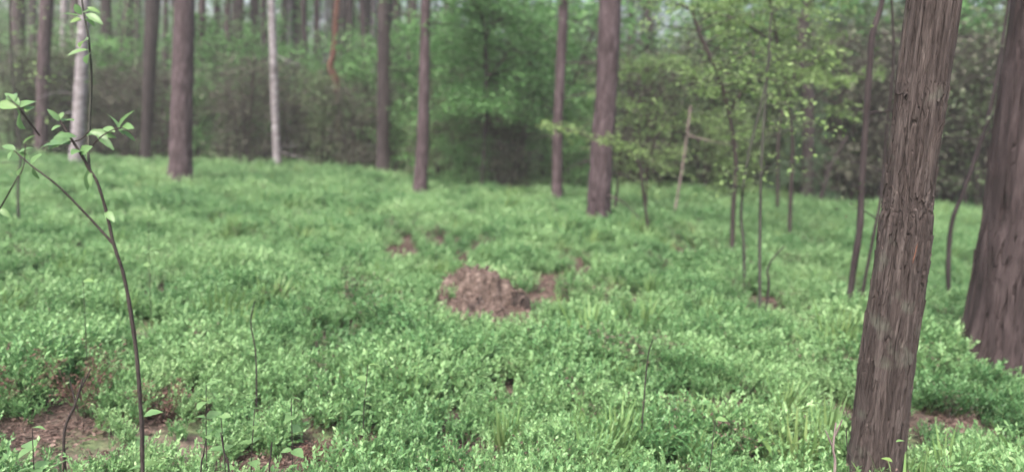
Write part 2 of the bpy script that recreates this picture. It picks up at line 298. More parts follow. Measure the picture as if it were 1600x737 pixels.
# litter: dead leaves and needles lying on the soil
lit_col = bpy.data.collections.new('litter prototypes')
for i in range(4):
    mb = MB(); k = 60; P = np.stack([rng.uniform(-.13, .13, k), rng.uniform(-.13, .13, k), rng.uniform(.0, .025, k)], 1)
    leaves(mb, P, rnd_dir(k, -.15, .35), rnd_dir(k, .3, 1), rng.uniform(.015, .045, k), rng.uniform(.006, .02, k), 0, rng.random(k), .2)
    k = 60; P = np.stack([rng.uniform(-.14, .14, k), rng.uniform(-.14, .14, k), rng.uniform(.0, .02, k)], 1)
    leaves(mb, P, rnd_dir(k, -.1, .3), rnd_dir(k, .3, 1), rng.uniform(.04, .09, k), .003, 0, rng.random(k), .2)
    lit_col.objects.link(bpy.data.objects.new('litter_%02d' % i, mb.mesh('litter', [M['dry']], False)))
X1, Y1 = grid_pts(-7, 7, 1.2, 12, .16); k1 = bareness(X1, Y1) > .25; X2, Y2 = grid_pts(-7, 7, 1.2, 9, .4)
X = np.concatenate([X1[k1], X2]); Y = np.concatenate([Y1[k1], Y2]); n = len(X)
lo = scatter_object('leaf_litter', np.stack([X, Y, ground_h(X, Y) + .004], 1), np.stack([np.zeros(n), np.zeros(n), rng.uniform(0, 6.28, n)], 1), rng.uniform(.8, 1.2, n), rng.integers(0, 4, n), lit_col)
tag(lo, 'brown dead leaves and needles lying on bare soil between the bilberries', 'leaf litter', kind='stuff')

# ------------------------------------------------------------------ trees
def bark_disp(amp, k, stretch, seed):
    def d(P, th, rr):
        sh = th.shape; R0 = rr.mean(); s = k / R0 * .1
        Q = np.stack([np.cos(th) * R0 * s * 10, np.sin(th) * R0 * s * 10, P[..., 2] * s * 10 * stretch], -1).reshape(-1, 3)
        Q = Q + .35 * np.stack([vnoise(Q * 1.3 + 7, seed), vnoise(Q * 1.3 + 19, seed + 1), vnoise(Q + 31, seed + 2)], 1)
        a = vnoise(Q, seed + 3); b_ = vnoise(Q * 2.1, seed + 4); c = vnoise(Q * 5.5, seed + 5)
        h = -np.exp(-(a / .10) ** 2) * 1.3 - np.exp(-(b_ / .11) ** 2) * .9 + .28 * c + .45 * a
        return amp * h.reshape(sh)
    return d
def trunk_axis(pix, Y, total, root_z=None):
    """axis of a trunk from pixels at depth Y (bottom first); extended down into the soil and up to height total"""
    P = [at(x, y, Y) for (x, y) in pix]; d0 = (P[1] - P[0]).normalized(); g = gh(P[0].x, Y) - .12
    if P[0].z > g + .02: P.insert(0, P[0] - d0 * ((P[0].z - g) / max(d0.z, .3)))
    d1 = (P[-1] - P[-2]).normalized()
    if P[-1].z < total: 
        e = P[-1] + d1 * ((total - P[-1].z) / max(d1.z, .3)); P.append((P[-1] + e) / 2 + Vector((rng.normal(0, .05), rng.normal(0, .05), 0))); P.append(e)
    return P
def limbs(mb, axisP, r_at, n, u0, u1, length, m=0, elev=(.1, .6), droop=.0, sub=3, seed_sides=4):
    tips = []
    for _ in range(n):
        u = rng.uniform(u0, u1) * (len(axisP) - 1); k = min(int(u), len(axisP) - 2); f = u - k; p0 = axisP[k] * (1 - f) + axisP[k + 1] * f
        a = rng.uniform(0, 6.283); L = length * rng.uniform(.5, 1.1); el = rng.uniform(*elev); d = np.array([np.cos(a) * np.cos(el), np.sin(a) * np.cos(el), np.sin(el)])
        p3 = p0 + d * L + np.array([0, 0, -droop * L]); pm = (p0 + p3) / 2 + rng.normal(0, .06 * L, 3) + np.array([0, 0, .08 * L]); C = spline([p0, pm, p3], 6)
        r0 = min(r_at(u / (len(axisP) - 1)) * .45, .012 * L + .004); tube(mb, C, np.linspace(r0, r0 * .25, 6), seed_sides, m, .5, cap=False); tips.append(C)
        for s in range(sub):
            q = rng.integers(1, 5); a2 = rng.normal(0, .7); dd = nrm(C[q + 1] - C[q]); dd = np.array([dd[0] * np.cos(a2) - dd[1] * np.sin(a2), dd[0] * np.sin(a2) + dd[1] * np.cos(a2), dd[2] + rng.normal(0, .25)])
            e = C[q] + dd * L * rng.uniform(.25, .5); T = np.array([C[q], (C[q] + e) / 2 + rng.normal(0, .03 * L, 3), e]); tube(mb, T, [r0 * .4, r0 * .25, r0 * .12], 3, m, .5, cap=False); tips.append(T)
    return tips
def leaf_on(mb, curves, per_m, L, m=0, spread=.12, flat=.5, wid=.6, dr=0.):
    PP, DD = [], []
    for C in curves:
        ln = np.linalg.norm(np.diff(C, axis=0), axis=1).sum(); k = max(3, int(ln * per_m)); u = rng.uniform(.25, 1, k) * (len(C) - 1); i = np.minimum(u.astype(int), len(C) - 2); f = (u - i)[:, None]
        PP.append(C[i] * (1 - f) + C[i + 1] * f + rng.normal(0, 1, (k, 3)) * np.array([spread, spread, spread * (1 - flat)])); DD.append(nrm(C[i + 1] - C[i]))
    P = np.concatenate(PP); D = np.concatenate(DD); n = len(P); D = D * .6 + rnd_dir(n) * np.array([1, 1, .6]) + np.array([0, 0, -dr]); Nn = rng.normal(0, .6, (n, 3)) + np.array([0, 0, 1.])
    Ls = L * rng.uniform(.6, 1.25, n); leaves(mb, P, D, Nn, Ls, Ls * wid, m, rng.random(n), .15, .08)

# high pine crowns, shared
CROWNS = []
for i in range(3):
    mb = MB(); ax = np.array([[0, 0, z] for z in np.linspace(0, 5.5, 8)]) + rng.normal(0, .06, (8, 3)); tube(mb, ax, np.linspace(.08, .01, 8), 6, 0)
    tp = limbs(mb, ax, lambda u: .06, 30, .0, .98, 1.9, 0, (-.05, .6), 0, 4)
    leaf_on(mb, tp, 34, .13, 1, .09, .2, .16); CROWNS.append(mb.mesh('pine_crown', [M['pine_dark'], M['needle']]))
def pine(pix, Y, widths, label, name='pine_tree', mat_='pine', total=9.5, group='trunks standing in and around the clearing', sides=20, rings=60, amp=.017, k=2.6, stretch=.2, stubs=9, crown=True, flare=.40, cat='tree', step=None):
    P = trunk_axis(pix, Y, total); C = spline(P, rings); n = rings; base = C[0].copy(); base[2] = gh(base[0], base[1])
    zb = [at(x, y, Y).z for (x, y) in pix]; wz = [w_ * Y / FPX / 2 for w_ in widths]
    rad = np.interp(C[:, 2], [zb[0], zb[-1], total], [wz[0], wz[-1], wz[-1] * .55]) if len(widths) == 2 else np.interp(C[:, 2], zb + [total], wz + [wz[-1] * .55])
    rad = rad * (1 + flare * np.exp(-np.maximum(C[:, 2] - gh(base[0], base[1]), 0) / .26)) * (1 + .03 * vnoise(np.stack([C[:, 2] * 2.1, C[:, 2] * 0, C[:, 2] * 0 + Y], 1), 3))
    if step is not None: zs = at(1417, step, Y).z + .012 * np.sin(np.arange(n)); rad = rad * (1 + .05 / (1 + np.exp((C[:, 2] - zs) * 110))) - .004 * np.exp(-((C[:, 2] - at(1417, step, Y).z) / .006) ** 2)
    t = thing(name, Vector(base), label, cat, group); mb = MB(); tube(mb, C - base, rad, sides, 0, .5, bark_disp(amp, k, stretch, int(Y * 10)) if amp else None)
    if stubs: limbs(mb, C - base, lambda u: rad[0] * .25, stubs, .12, .9, .9, 0, (-.3, .3), .1, 1)
    link('trunk', mb.mesh('trunk', [M[mat_]]), t)
    if crown:
        c = link('crown', CROWNS[rng.integers(0, 3)], t, Vector(C[-1] - base) + Vector((0, 0, -.05))); c.rotation_euler[2] = rng.uniform(0, 6.28)
    return t, C, rad
def bark_plates(t, C, rad, n, z0, z1, Lr, Wr, lift, m):
    """long plates of bark standing a little proud of the trunk, each with its own thickness"""
    mb = MB(); base = np.array(t.location); T = nrm(np.gradient(C, axis=0)); ref = np.array([0, 1., 0]); ok = np.where((C[:, 2] > z0) & (C[:, 2] < z1))[0]; dz = np.linalg.norm(C[1] - C[0])
    for _ in range(n):
        i0 = rng.choice(ok); k = max(4, int(rng.uniform(*Lr) / dz)); idx_ = np.linspace(i0, min(i0 + k, len(C) - 1), 6).astype(int); th = rng.uniform(0, 6.283) + np.cumsum(rng.normal(0, .03, 6)); w_ = rng.uniform(*Wr) * np.array([.25, .8, 1, .95, .7, .2]) * rng.uniform(.85, 1.15, 6)
        l1, l2 = rng.uniform(.3, 1, 2) * lift; rows = []
        for q, i in enumerate(idx_):
            U = nrm(np.cross(T[i], ref)); V = np.cross(T[i], U); R0 = rad[i]; e = [1.1, 1, 1, .9, 1.3, 1.7][q] if rng.random() < .5 else 1
            for (dw, rr_) in ((-.5, -.004), (-.44, l1 * e), (0, (l1 + l2) * .5 * e + .0008), (.44, l2 * e), (.5, -.004)):
                a = th[q] + dw * w_[q] / R0; rows.append(C[i] - base + (np.cos(a) * U + np.sin(a) * V) * (R0 + rr_))
        f = [[q * 5 + j, q * 5 + j + 1, q * 5 + j + 6, q * 5 + j + 5] for q in range(5) for j in range(4)]; f += [[0, 4, 3], [0, 3, 2], [0, 2, 1], [25, 26, 27], [25, 27, 28], [25, 28, 29]]
        for ff in ([x for x in f if len(x) == 4], [x for x in f if len(x) == 3]):
            mb.add(np.array(rows), np.array(ff))
    tag(link('bark', mb.mesh('bark', [M[m]], False), t), kind='stuff')
M['inner_bark'] = bark_mat('bared orange inner bark', [(.06, .025, .018), (.12, .055, .038), (.17, .09, .065)], 40, .3)
# -- the eight that stand out
near, NC, NR = pine([(1366, 737), (1386, 560), (1407, 419), (1417, 330), (1422, 280), (1441, 140), (1459, 0)], 3.05, [73, 73, 70, 69, 68, 70, 72],
     'closest trunk with grey brown shaggy fissured bark leaning up to the right', mat_='pine_near', sides=260, rings=1300, amp=.0056, k=6.4, stretch=.065, stubs=0, flare=.25, total=9, step=330)
bark_plates(near, NC, NR, 620, -.1, 3.2, (.05, .19), (.008, .022), .0062, 'pine_near')
big_t, BC, BR = pine([(1566, 565), (1584, 410), (1598, 330), (1621, 134), (1642, 0)], 5.0, [112, 104, 102, 100, 98], 'stout dark brown trunk cut by the right edge of the picture with flared foot', mat_='pine_big', sides=180, rings=600, amp=.011, k=4.2, stretch=.15, flare=.35, total=9, stubs=0)
bark_plates(big_t, BC, BR, 520, -.1, 3.6, (.08, .24), (.02, .055), .010, 'pine_big')
pine([(282, 270), (285, 130), (289, 0)], 14.6, [34, 33, 29], 'straight purple brown pine trunk, widest one on the left side of the clearing', sides=48, rings=160, amp=.012, total=11)
pine([(656, 300), (661, 210), (663, 126), (665, 0)], 13.8, [21, 19, 17, 14], 'slim straight pine trunk just left of the deep green leafy tree', sides=36, rings=120, amp=.008, total=11)
pine([(870, 305), (872, 190), (881, 0)], 14.2, [16, 16, 15], 'narrow trunk close on the left of the thicker pine, crossed by a leafy lime branch', sides=32, rings=100, amp=.008, total=11)
pine([(935, 335), (940, 240), (947, 150), (954, 0)], 11.4, [38, 35, 34, 33], 'thick reddish purple pine trunk in the middle distance with lime leaves across it', sides=56, rings=180, amp=.012, total=11, flare=.12)
pine([(1053, 337), (1068, 250), (1079, 165)], 12.0, [13, 11, 6], 'pale dead leaning snag with a broken top, near the thick reddish pine', name='dead_snag', mat_='pale', total=0, crown=False, sides=14, rings=40, amp=.004, stubs=3, cat='dead tree', group=None)
pine([(122, 205), (128, 100), (131, 30)], 18.0, [19, 18, 15], 'white birch trunk seen behind the tip of the near sapling', name='birch_tree', mat_='birch', sides=24, rings=70, amp=.004, total=11, cat='birch')
pine([(433, 248), (430, 180), (427, 90), (424, 0)], 18.6, [12, 12, 12, 11], 'thin whitish birch trunk alone between dull bushes left of centre', name='birch_tree', mat_='birch', sides=20, rings=60, amp=.004, total=11, cat='birch')
pine([(64, 245), (68, 100), (73, 0)], 19.5, [18, 18, 19], 'grey purple trunk between the dark leftmost trunk and the white birch')
pine([(33, 225), (31, 100), (30, 0)], 22, [14, 14, 14], 'dark trunk nearest the left edge of the picture', mat_='pine_dark')
pine([(170, 205), (168, 100), (165, 0)], 24, [17, 15, 15], 'dark trunk just behind and right of the white birch', mat_='pine_dark')
pine([(228, 228), (233, 110), (239, 0)], 19.5, [15, 19, 23], 'dark brown trunk a little left of the wide purple pine', mat_='pine_dark')
pine([(339, 200), (338, 0)], 27, [8, 8], 'thin dark stem in the green foliage right of the wide purple pine', mat_='pine_dark')
pine([(372, 215), (373, 100), (374, 0)], 25, [14, 14, 14], 'greyish trunk paired with a thinner dark one left of the thin birch', mat_='pine')
pine([(397, 215), (395, 100), (394, 0)], 26, [7, 7, 7], 'very thin dark stem immediately left of the thin birch', mat_='pine_dark')
pine([(480, 230), (477, 100), (474, 0)], 24, [16, 10, 9], 'dark trunk first to the right of the thin birch, above a dark hollow', mat_='pine_dark')
pine([(498, 215), (497, 100), (495, 0)], 28, [8, 8, 8], 'faint thin trunk beside the crooked rust coloured pine', mat_='pine')
pine([(530, 248), (527, 180), (526, 132), (516, 106), (521, 84), (524, 50), (527, 0)], 20, [9, 9, 12, 10, 8, 8, 8], 'crooked rust orange pine with a kinked stem left of centre', mat_='pine_red', rings=90, amp=.003, stubs=2)
pine([(552, 220), (549, 60), (547, 0)], 27, [8, 8, 8], 'thin trunk next to the crooked rust orange pine on its right', mat_='pine_dark')
pine([(571, 215), (569, 70), (566, 0)], 26, [10, 10, 10], 'purple toned thin trunk halfway between the crooked pine and the slim straight pine', mat_='pine')
pine([(598, 262), (599, 150), (600, 0)], 18.5, [21, 19, 20], 'brown trunk half hidden by leaves left of the slim straight pine', mat_='pine_dark')
pine([(641, 220), (643, 60), (645, 0)], 24, [13, 14, 15], 'trunk tucked close behind the slim straight pine on its left', mat_='pine')
pine([(1262, 312), (1262, 150), (1252, 70), (1262, 0)], 15.6, [20, 18, 16, 15], 'dark trunk wrapped in green spruce twigs right of centre', mat_='pine_dark')

# ------------------------------------------------------------------ broadleaf young trees along given stems
def young(stems, Y, w0, w1, label, mat_='lime', bark='grey', n=14, length=.9, u0=.4, dens=38, L=.055, name='young_tree', total=None, elev=(-.1, .5), cat='young tree', group='young broadleaf trees', spread=.1, sub=4):
    mb = MB(); cm = MB(); base = None
    for si, pix in enumerate(stems):
        P = [at(x, y, Y) for (x, y) in pix]
        if si == 0:
            P = trunk_axis(pix, Y, total or 0); base = np.array(P[0]); base[2] = gh(base[0], base[1])
        k = 5 * len(P); C = spline(P, k); rad = np.linspace(w0, w1, k) * Y / FPX / 2 * (1 if si == 0 else .6)
        rad = rad * (1 + .12 * vnoise(np.stack([np.arange(k) * .7, np.zeros(k), np.full(k, Y)], 1), si)); tube(mb, C - base, rad, 8, 0)
        if n:
            tp = limbs(mb, C - base, lambda u: float(rad[int(u * (k - 1))]), n if si == 0 else max(2, n // 3), u0 if si == 0 else .1, 1, length, 0, elev, .05, sub); leaf_on(cm, tp, dens, L, 0, spread, .5)
    t = thing(name, Vector(base), label, cat, group); link('trunk', mb.mesh('trunk', [M[bark]]), t)
    if cm.v: link('crown', cm.mesh('crown', [M[mat_]], False), t)
    return t
young([[(753, 288), (758, 200), (760, 120), (757, 50), (748, 12)], [(760, 60), (775, 8)], [(762, 122), (798, 78)], [(760, 198), (786, 174)]], 15.2, 7, 5, 'deep green leafy tree with thin forked stem, right of the slim straight pine', 'emerald', 'pine_dark', 34, 1.7, .3, 60, .08, total=4.6, spread=.16, sub=5)
young([[(1144, 392), (1146, 320), (1150, 262), (1145, 210), (1135, 160), (1122, 118), (1105, 80), (1090, 45), (1080, 8)], [(1140, 175), (1165, 130), (1180, 70)]], 8.8, 8, 5, 'young tree with bent diagonal stem and sprays of lime leaves right of centre', 'lime', 'twig', 20, 1.0, .45, 40, .05, total=2.9, elev=(-.15, .35), spread=.05)
young([[(1163, 435), (1162, 380), (1158, 330), (1168, 250), (1190, 160), (1205, 80)]], 7.3, 6, 3, 'thin grey sapling standing between the bent diagonal stem and the straight grey one', 'lime', 'grey', 10, .55, .5, 30, .045, total=0)
young([[(1188, 498), (1187, 400), (1190, 250), (1198, 130), (1205, 20)]], 5.9, 7, 3, 'straight thin grey sapling, first stem left of the curved dark twig', 'lime', 'grey', 9, .45, .55, 26, .045, total=0)
young([[(1325, 502), (1332, 430), (1343, 360), (1346, 300), (1352, 200), (1358, 120), (1363, 55), (1379, 0)]], 5.9, 12, 8, 'dark slender leafless tree left of the closest trunk', 'dull', 'pine_dark', 5, .35, .3, 3, .03, total=4, sub=2)
young([[(1341, 505), (1350, 445), (1364, 372), (1376, 310), (1384, 220), (1396, 80)]], 6.0, 6, 3, 'thinner dark stem between the slender leafless tree and the closest trunk', 'dull', 'pine_dark', 5, .4, .4, 6, .04, total=4, sub=2)
young([[(1482, 458), (1482, 400), (1488, 345), (1506, 298), (1526, 240), (1545, 180), (1560, 110), (1570, 40)]], 7.1, 8, 4, 'bent dark sapling between the closest trunk and the stout right trunk', 'dull', 'pine_dark', 8, .5, .4, 12, .045, total=3.4)
young([[(1005, 300), (1000, 262), (985, 240), (950, 222), (915, 212), (880, 200), (862, 190)]], 10.4, 5, 2, 'sapling bending left with a lime green spray across the thick reddish pine', 'lime', 'twig', 16, .32, .35, 55, .05, elev=(-.2, .4), spread=.06)
young([[(1010, 310), (1012, 260), (1025, 215), (1050, 180)], [(1012, 260), (975, 235)]], 12.6, 5, 3, 'low bushy lime sapling behind the pale dead snag', 'lime', 'twig', 16, .8, .2, 46, .055)
young([[(965, 290), (975, 200), (1000, 120), (1040, 100)], [(980, 180), (1050, 95)]], 12.9, 5, 3, 'sapling with a band of yellow green leaves right of the thick reddish pine', 'lime', 'twig', 18, 1.0, .45, 36, .06, total=0, elev=(-.1, .25))
young([[(1235, 320), (1238, 220), (1225, 120), (1210, 40), (1200, -20)], [(1228, 140), (1290, 80), (1340, 60)], [(1234, 190), (1290, 140), (1345, 118)], [(1215, 70), (1150, 30), (1090, 20)]], 10.6, 7, 4, 'leafy young tree with broad light green branches reaching toward the slender leafless tree', 'lime', 'twig', 20, 1.0, .45, 62, .06, total=3.6, elev=(-.15, .2), spread=.055, sub=5)
young([[(30, 360), (28, 290), (32, 240), (20, 120), (15, 20)]], 9, 5, 2, 'grey thin sapling with sparse leaves near the left edge', 'lime', 'grey', 14, .6, .4, 16, .05, total=3.2)
young([[(1215, 305), (1218, 200), (1240, 120), (1250, 60)]], 13.2, 6, 4, 'bushy young tree with yellow green leaves left of the dark spruce twigs', 'lime', 'twig', 12, 1.0, .3, 40, .055, total=3.6, elev=(-.1, .3), spread=.06)
young([[(1288, 292), (1300, 255), (1325, 212)], [(1292, 285), (1290, 240)], [(1285, 292), (1262, 250)]], 15, 6, 3, 'fan of dark leaning twigs at the foot of the spruce', 'dull', 'pine_dark', 5, .5, .3, 6, .05, name='twiggy_bush', cat='bush', group=None)

# ------------------------------------------------------------------ bushes: shared meshes, every bush its own thing
def bush_mesh(kind, H, W):
    mb = MB(); cm = MB()
    ns = {'emerald': 5, 'lime': 4, 'dull': 6, 'bare': 9}[kind]
    for _ in range(ns):
        a = rng.uniform(0, 6.28); d = np.array([np.cos(a), np.sin(a), 0]) * W * .22 * rng.uniform(.2, 1.2); P = spline([np.array([0, 0, -.1]) + d * .2, d * .7 + np.array([0, 0, H * .45]), d * 1.3 + np.array([0, 0, H * rng.uniform(.75, 1.)])], 8)
        tube(mb, P, np.linspace(.024, .007, 8), 5, 0); tp = limbs(mb, P, lambda u: .02, {'bare': 16}.get(kind, 13), .12, 1, W * .38, 0, (-.15, .7), .05, {'bare': 6}.get(kind, 4))
        leaf_on(cm, tp, {'emerald': 42, 'lime': 26, 'dull': 24, 'bare': 7}[kind], .075, 0, .13, .4)
    return mb.mesh('stems', [M['twig' if kind in ('bare', 'dull') else 'pine_dark']], False), cm.mesh('foliage', [M[{'bare': 'dead'}.get(kind, kind)]], False)
def spruce_mesh(H, W):
    mb = MB(); cm = MB(); ax = np.array([[0, 0, z] for z in np.linspace(-.1, H, 8)]); tube(mb, ax, np.linspace(.05, .008, 8), 6, 0); tips = []
    for z in np.linspace(.15, H * .96, 22):
        L = W * .5 * (1 - z / H) ** .8 + .12
        for a in rng.uniform(0, 6.28, 7):
            d = np.array([np.cos(a), np.sin(a), rng.uniform(-.25, .1)]); p0 = np.array([0, 0, z]); l = L * rng.uniform(.6, 1.1); C = np.array([p0, p0 + d * l * .5, p0 + d * l + [0, 0, -.12 * l]]); tube(mb, C, [.012, .008, .003], 3, 0, cap=False); tips.append(C)
            for s in (-1, 1):
                e = C[1] + np.array([d[0] * .7 - s * d[1] * .7, d[1] * .7 + s * d[0] * .7, -.1]) * l * .4; tips.append(np.array([C[1], (C[1] + e) / 2, e]))
    leaf_on(cm, tips, 90, .07, 0, .035, .3, .18, .2); return mb.mesh('trunk', [M['pine_dark']], False), cm.mesh('crown', [M['needle']], False)
BUSH = {k: [bush_mesh(k, 2.6, 2.4) for _ in range(v)] for k, v in (('emerald', 3), ('lime', 2), ('dull', 3), ('bare', 3))}
SPR = [spruce_mesh(3.2, 2.0) for _ in range(2)]
def place_bush(kind, x, y, s, label, group='bushes along the edge of the wood', sz=1.):
    if kind == 'spruce': a, b_ = SPR[rng.integers(0, 2)]; nm, pn, cat = 'spruce_tree', ('trunk', 'crown'), 'spruce'
    else: a, b_ = BUSH[kind][rng.integers(0, len(BUSH[kind]))]; nm, pn, cat = {'bare': 'twiggy_bush'}.get(kind, 'leafy_bush'), ('stems', 'foliage'), 'bush'
    t = thing(nm, Vector((x, y, gh(x, y))), label, cat, group); t.rotation_euler[2] = rng.uniform(0, 6.28); t.scale = (s, s, s * sz)
    link(pn[0], a, t); link(pn[1], b_, t); return t
NB = [('emerald', 335, 25, 1.9, 'deep green bush filling the gap right of the wide purple pine'), ('emerald', 310, 21, 1.0, 'low blue green bush touching the wide purple pine on its right'), ('bare', 385, 19.5, 1.1, 'brown twiggy bush under the two grey trunks left of the thin birch'),
      ('dull', 350, 21, 1.0, 'dull olive bush in the shade right of the wide purple pine'), ('bare', 455, 20.5, 1.1, 'brown thicket of twigs right of the thin birch'), ('dull', 500, 19.5, 1.0, 'olive bush under the crooked rust orange pine'), ('bare', 555, 19.3, .9, 'low brown twigs between the crooked pine and the half hidden brown trunk'),
      ('emerald', 610, 19.8, 1.35, 'leafy green bush with bright top in front of the half hidden brown trunk'), ('dull', 690, 16.8, .95, 'dull bush at the foot of the slim straight pine on its right'), ('emerald', 720, 17.5, 1.5, 'tall green bush behind the slim straight pine'), ('emerald', 800, 17.6, 1.6, 'tall green bush left of the narrow trunk'),
      ('emerald', 840, 19.5, 2.1, 'highest deep green bush behind the narrow trunk'), ('bare', 790, 16.0, .8, 'dark twiggy bush below the deep green tree'), ('emerald', 735, 15.4, .5, 'small green bush at the foot of the deep green tree'), ('emerald', 895, 16.2, .7, 'blue green bush in the gap between the narrow trunk and the thick pine'),
      ('bare', 990, 18, 1.3, 'dark brown thicket right of the thick reddish pine'), ('bare', 1040, 19, 1.4, 'brown thicket behind the pale dead snag'), ('dull', 1100, 18, 1.5, 'olive bush behind the bent diagonal stem'), ('dull', 1180, 19, 1.7, 'tall olive bush left of the dark spruce trunk'), ('lime', 1150, 15.6, .8, 'yellow green bush behind the bent diagonal stem'),
      ('spruce', 1262, 15.9, .85, 'dark young spruce around the dark trunk right of centre'), ('spruce', 1235, 17, .7, 'smaller spruce left of the dark spruce trunk'), ('bare', 1320, 17, 1.5, 'grey brown thicket behind the slender leafless tree'), ('bare', 1400, 16.5, 1.5, 'grey brown thicket behind the closest trunk'), ('bare', 1480, 17, 1.5, 'grey brown thicket seen between the two right trunks'),
      ('dull', 1540, 16, 1.5, 'olive bush against the left side of the stout right trunk'), ('dull', 1440, 19, 2.0, 'tall olive bush behind the closest trunk'), ('emerald', 1505, 19, 2.3, 'green crown of a tall bush at the top between the two right trunks'), ('dull', 1350, 19, 1.9, 'tall olive bush behind the slender leafless tree'),
      ('bare', 205, 20.5, 1.1, 'brown twigs left of the dark brown trunk'), ('dull', 100, 21, 1.3, 'olive bush left of the white birch'), ('emerald', 185, 23, 1.6, 'green bush behind the white birch'), ('dull', 20, 20, 1.3, 'olive bush under the leftmost dark trunk'), ('bare', 150, 21.5, 1.0, 'low brown twigs at the foot of the white birch'), ('bare', 60, 20.5, 1.1, 'brown twigs around the grey purple trunk'),
      ('bare', 260, 21, 1.0, 'dark twigs behind the foot of the wide purple pine'), ('emerald', 1130, 20, 2.2, 'green leafy bush high behind the lime sprays'), ('emerald', 1300, 20.5, 2.2, 'green leafy bush high behind the spruce wrapped trunk'), ('emerald', 650, 21, 1.7, 'green bush right behind the slim straight pine'), ('emerald', 420, 23, 1.5, 'green bush behind the thin birch'), ('emerald', 540, 22.5, 1.4, 'green bush behind the crooked rust orange pine'), ('spruce', 1000, 20, 1.3, 'dark spruce behind the thicket right of the thick reddish pine'), ('spruce', 1110, 21.5, 1.7, 'dark spruce high behind the bent diagonal stem'), ('spruce', 1215, 19, 1.5, 'tall dark spruce left of the spruce wrapped trunk'), ('spruce', 1290, 18, 1.4, 'tall dark spruce right of the spruce wrapped trunk'), ('spruce', 1385, 19.5, 1.7, 'tall dark spruce behind the thinner dark stem'), ('spruce', 1470, 20, 1.6, 'tall dark spruce in the gap right of the closest trunk'), ('spruce', 1560, 19, 1.7, 'tall dark spruce behind the left side of the stout right trunk'), ('dull', 1590, 18, 1.8, 'tall olive bush behind the stout right trunk')]
for (k, px, Y, s, lab) in NB:
    p = at(px, 250, Y); place_bush(k, p.x, Y, s, lab)
# deeper rows: many alike
deep = []
for k in range(64):
    Y = rng.uniform(22.5, 38); half = Y * .74; x = rng.uniform(-half, half); pr = x / Y
    kind = rng.choice(['emerald', 'dull', 'bare', 'spruce'], p=[.38, .25, .25, .12] if pr < .25 else [.15, .4, .4, .05])
    deep.append((800 + FPX * x / Y, 'far ' + {'emerald': 'green bush', 'dull': 'olive bush', 'bare': 'brown leafless bush', 'spruce': 'dark spruce'}[kind], place_bush(kind, x, Y, rng.uniform(1.0, 2.0) if pr > -.1 else rng.uniform(.7, 1.25), None, 'bushes deep in the wood')))
for k in range(60):
    Y = rng.uniform(23, 44); px = rng.uniform(-60, 1660) if k % 2 else rng.uniform(0, 700)
    wd = rng.uniform(6, 12); tt = pine([(px, 205), (px + rng.normal(3, 5), 0)], Y, [wd] * 2, None, mat_=['pine', 'pine_dark'][k % 2], sides=10, rings=20, amp=0, stubs=10, group='slim trunks deep in the wood')[0]
    deep.append((px, ('far slim ' if wd > 9 else 'far very slim ') + ['brown', 'dark'][k % 2] + ' trunk', tt))
MARKS = [(-200, 'the left edge'), (31, 'the leftmost dark trunk'), (128, 'the white birch'), (233, 'the dark brown trunk'), (285, 'the wide purple pine'), (427, 'the thin birch'), (523, 'the crooked pine'), (599, 'the half hidden trunk'), (661, 'the slim straight pine'), (760, 'the deep green tree'), (872, 'the narrow trunk'),
         (945, 'the thick reddish pine'), (1078, 'the pale snag'), (1140, 'the bent diagonal stem'), (1262, 'the spruce wrapped trunk'), (1350, 'the slender tree'), (1430, 'the closest trunk'), (1600, 'the stout right trunk'), (9999, 'the right edge')]
cells = {}
for (px, kind, t) in deep:
    j = max(i for i in range(len(MARKS)) if MARKS[i][0] <= px or i == 0); cells.setdefault((j, kind), []).append((px, t))
for (j, kind), L_ in cells.items():
    L_.sort(key=lambda q: q[0]); A, B_ = MARKS[j][1], MARKS[min(j + 1, len(MARKS) - 1)][1]
    for i, (px, t) in enumerate(L_):
        t['label'] = kind + (' between ' + A + ' and ' + B_ if len(L_) == 1 else ', just right of ' + A if i == 0 else ', just left of ' + B_ if i == len(L_) - 1 else ', midway from ' + A + ' to ' + B_)

for (x0, x1, Y, w_, mt, lab) in [(95, 101, 26, 10, 'birch', 'slim pale trunk between the grey purple trunk and the white birch'), (311, 315, 30, 7, 'pine', 'hair thin trunk close beside the wide purple pine on its right'), (452, 452, 29, 9, 'birch', 'faint pale birch between the thin birch and the dark trunk beside it'),
        (507, 511, 32, 6, 'birch', 'faint pale stem squeezed in front of the crooked rust orange pine'), (581, 584, 31, 7, 'birch', 'faint pale stem left of the half hidden brown trunk'), (619, 622, 30, 7, 'pine', 'thin stem between the half hidden brown trunk and the slim straight pine'), (202, 205, 28, 9, 'pine_dark', 'thin dark trunk midway between the white birch and the dark brown trunk'),
        (257, 259, 28, 8, 'pine', 'thin trunk touching the wide purple pine on its left'), (352, 354, 30, 7, 'pine', 'thin trunk just left of the pair of greyish trunks'), (408, 411, 30, 8, 'pine', 'thin trunk tucked against the thin birch on its left'), (1210, 1216, 24, 12, 'pine_dark', 'dark trunk in the leaves left of the spruce wrapped trunk'), (1310, 1322, 24, 14, 'pine_dark', 'dark trunk behind the slender leafless tree on its left'),
        (1530, 1545, 22, 13, 'pine_dark', 'dark trunk in the twigs left of the stout right trunk'), (705, 706, 27, 9, 'pine_dark', 'dark thin trunk in the green leaves right of the slim straight pine'), (820, 822, 25, 9, 'pine_dark', 'dark thin trunk in the green leaves left of the narrow trunk'), (1010, 1014, 26, 11, 'pine_dark', 'dark trunk in the thicket right of the thick reddish pine')]:
    pine([(x0, 210), (x1, 0)], Y, [w_, w_], lab, 'birch_tree' if mt == 'birch' else 'pine_tree', mt, sides=12, rings=30, amp=.003, cat='birch' if mt == 'birch' else 'tree')

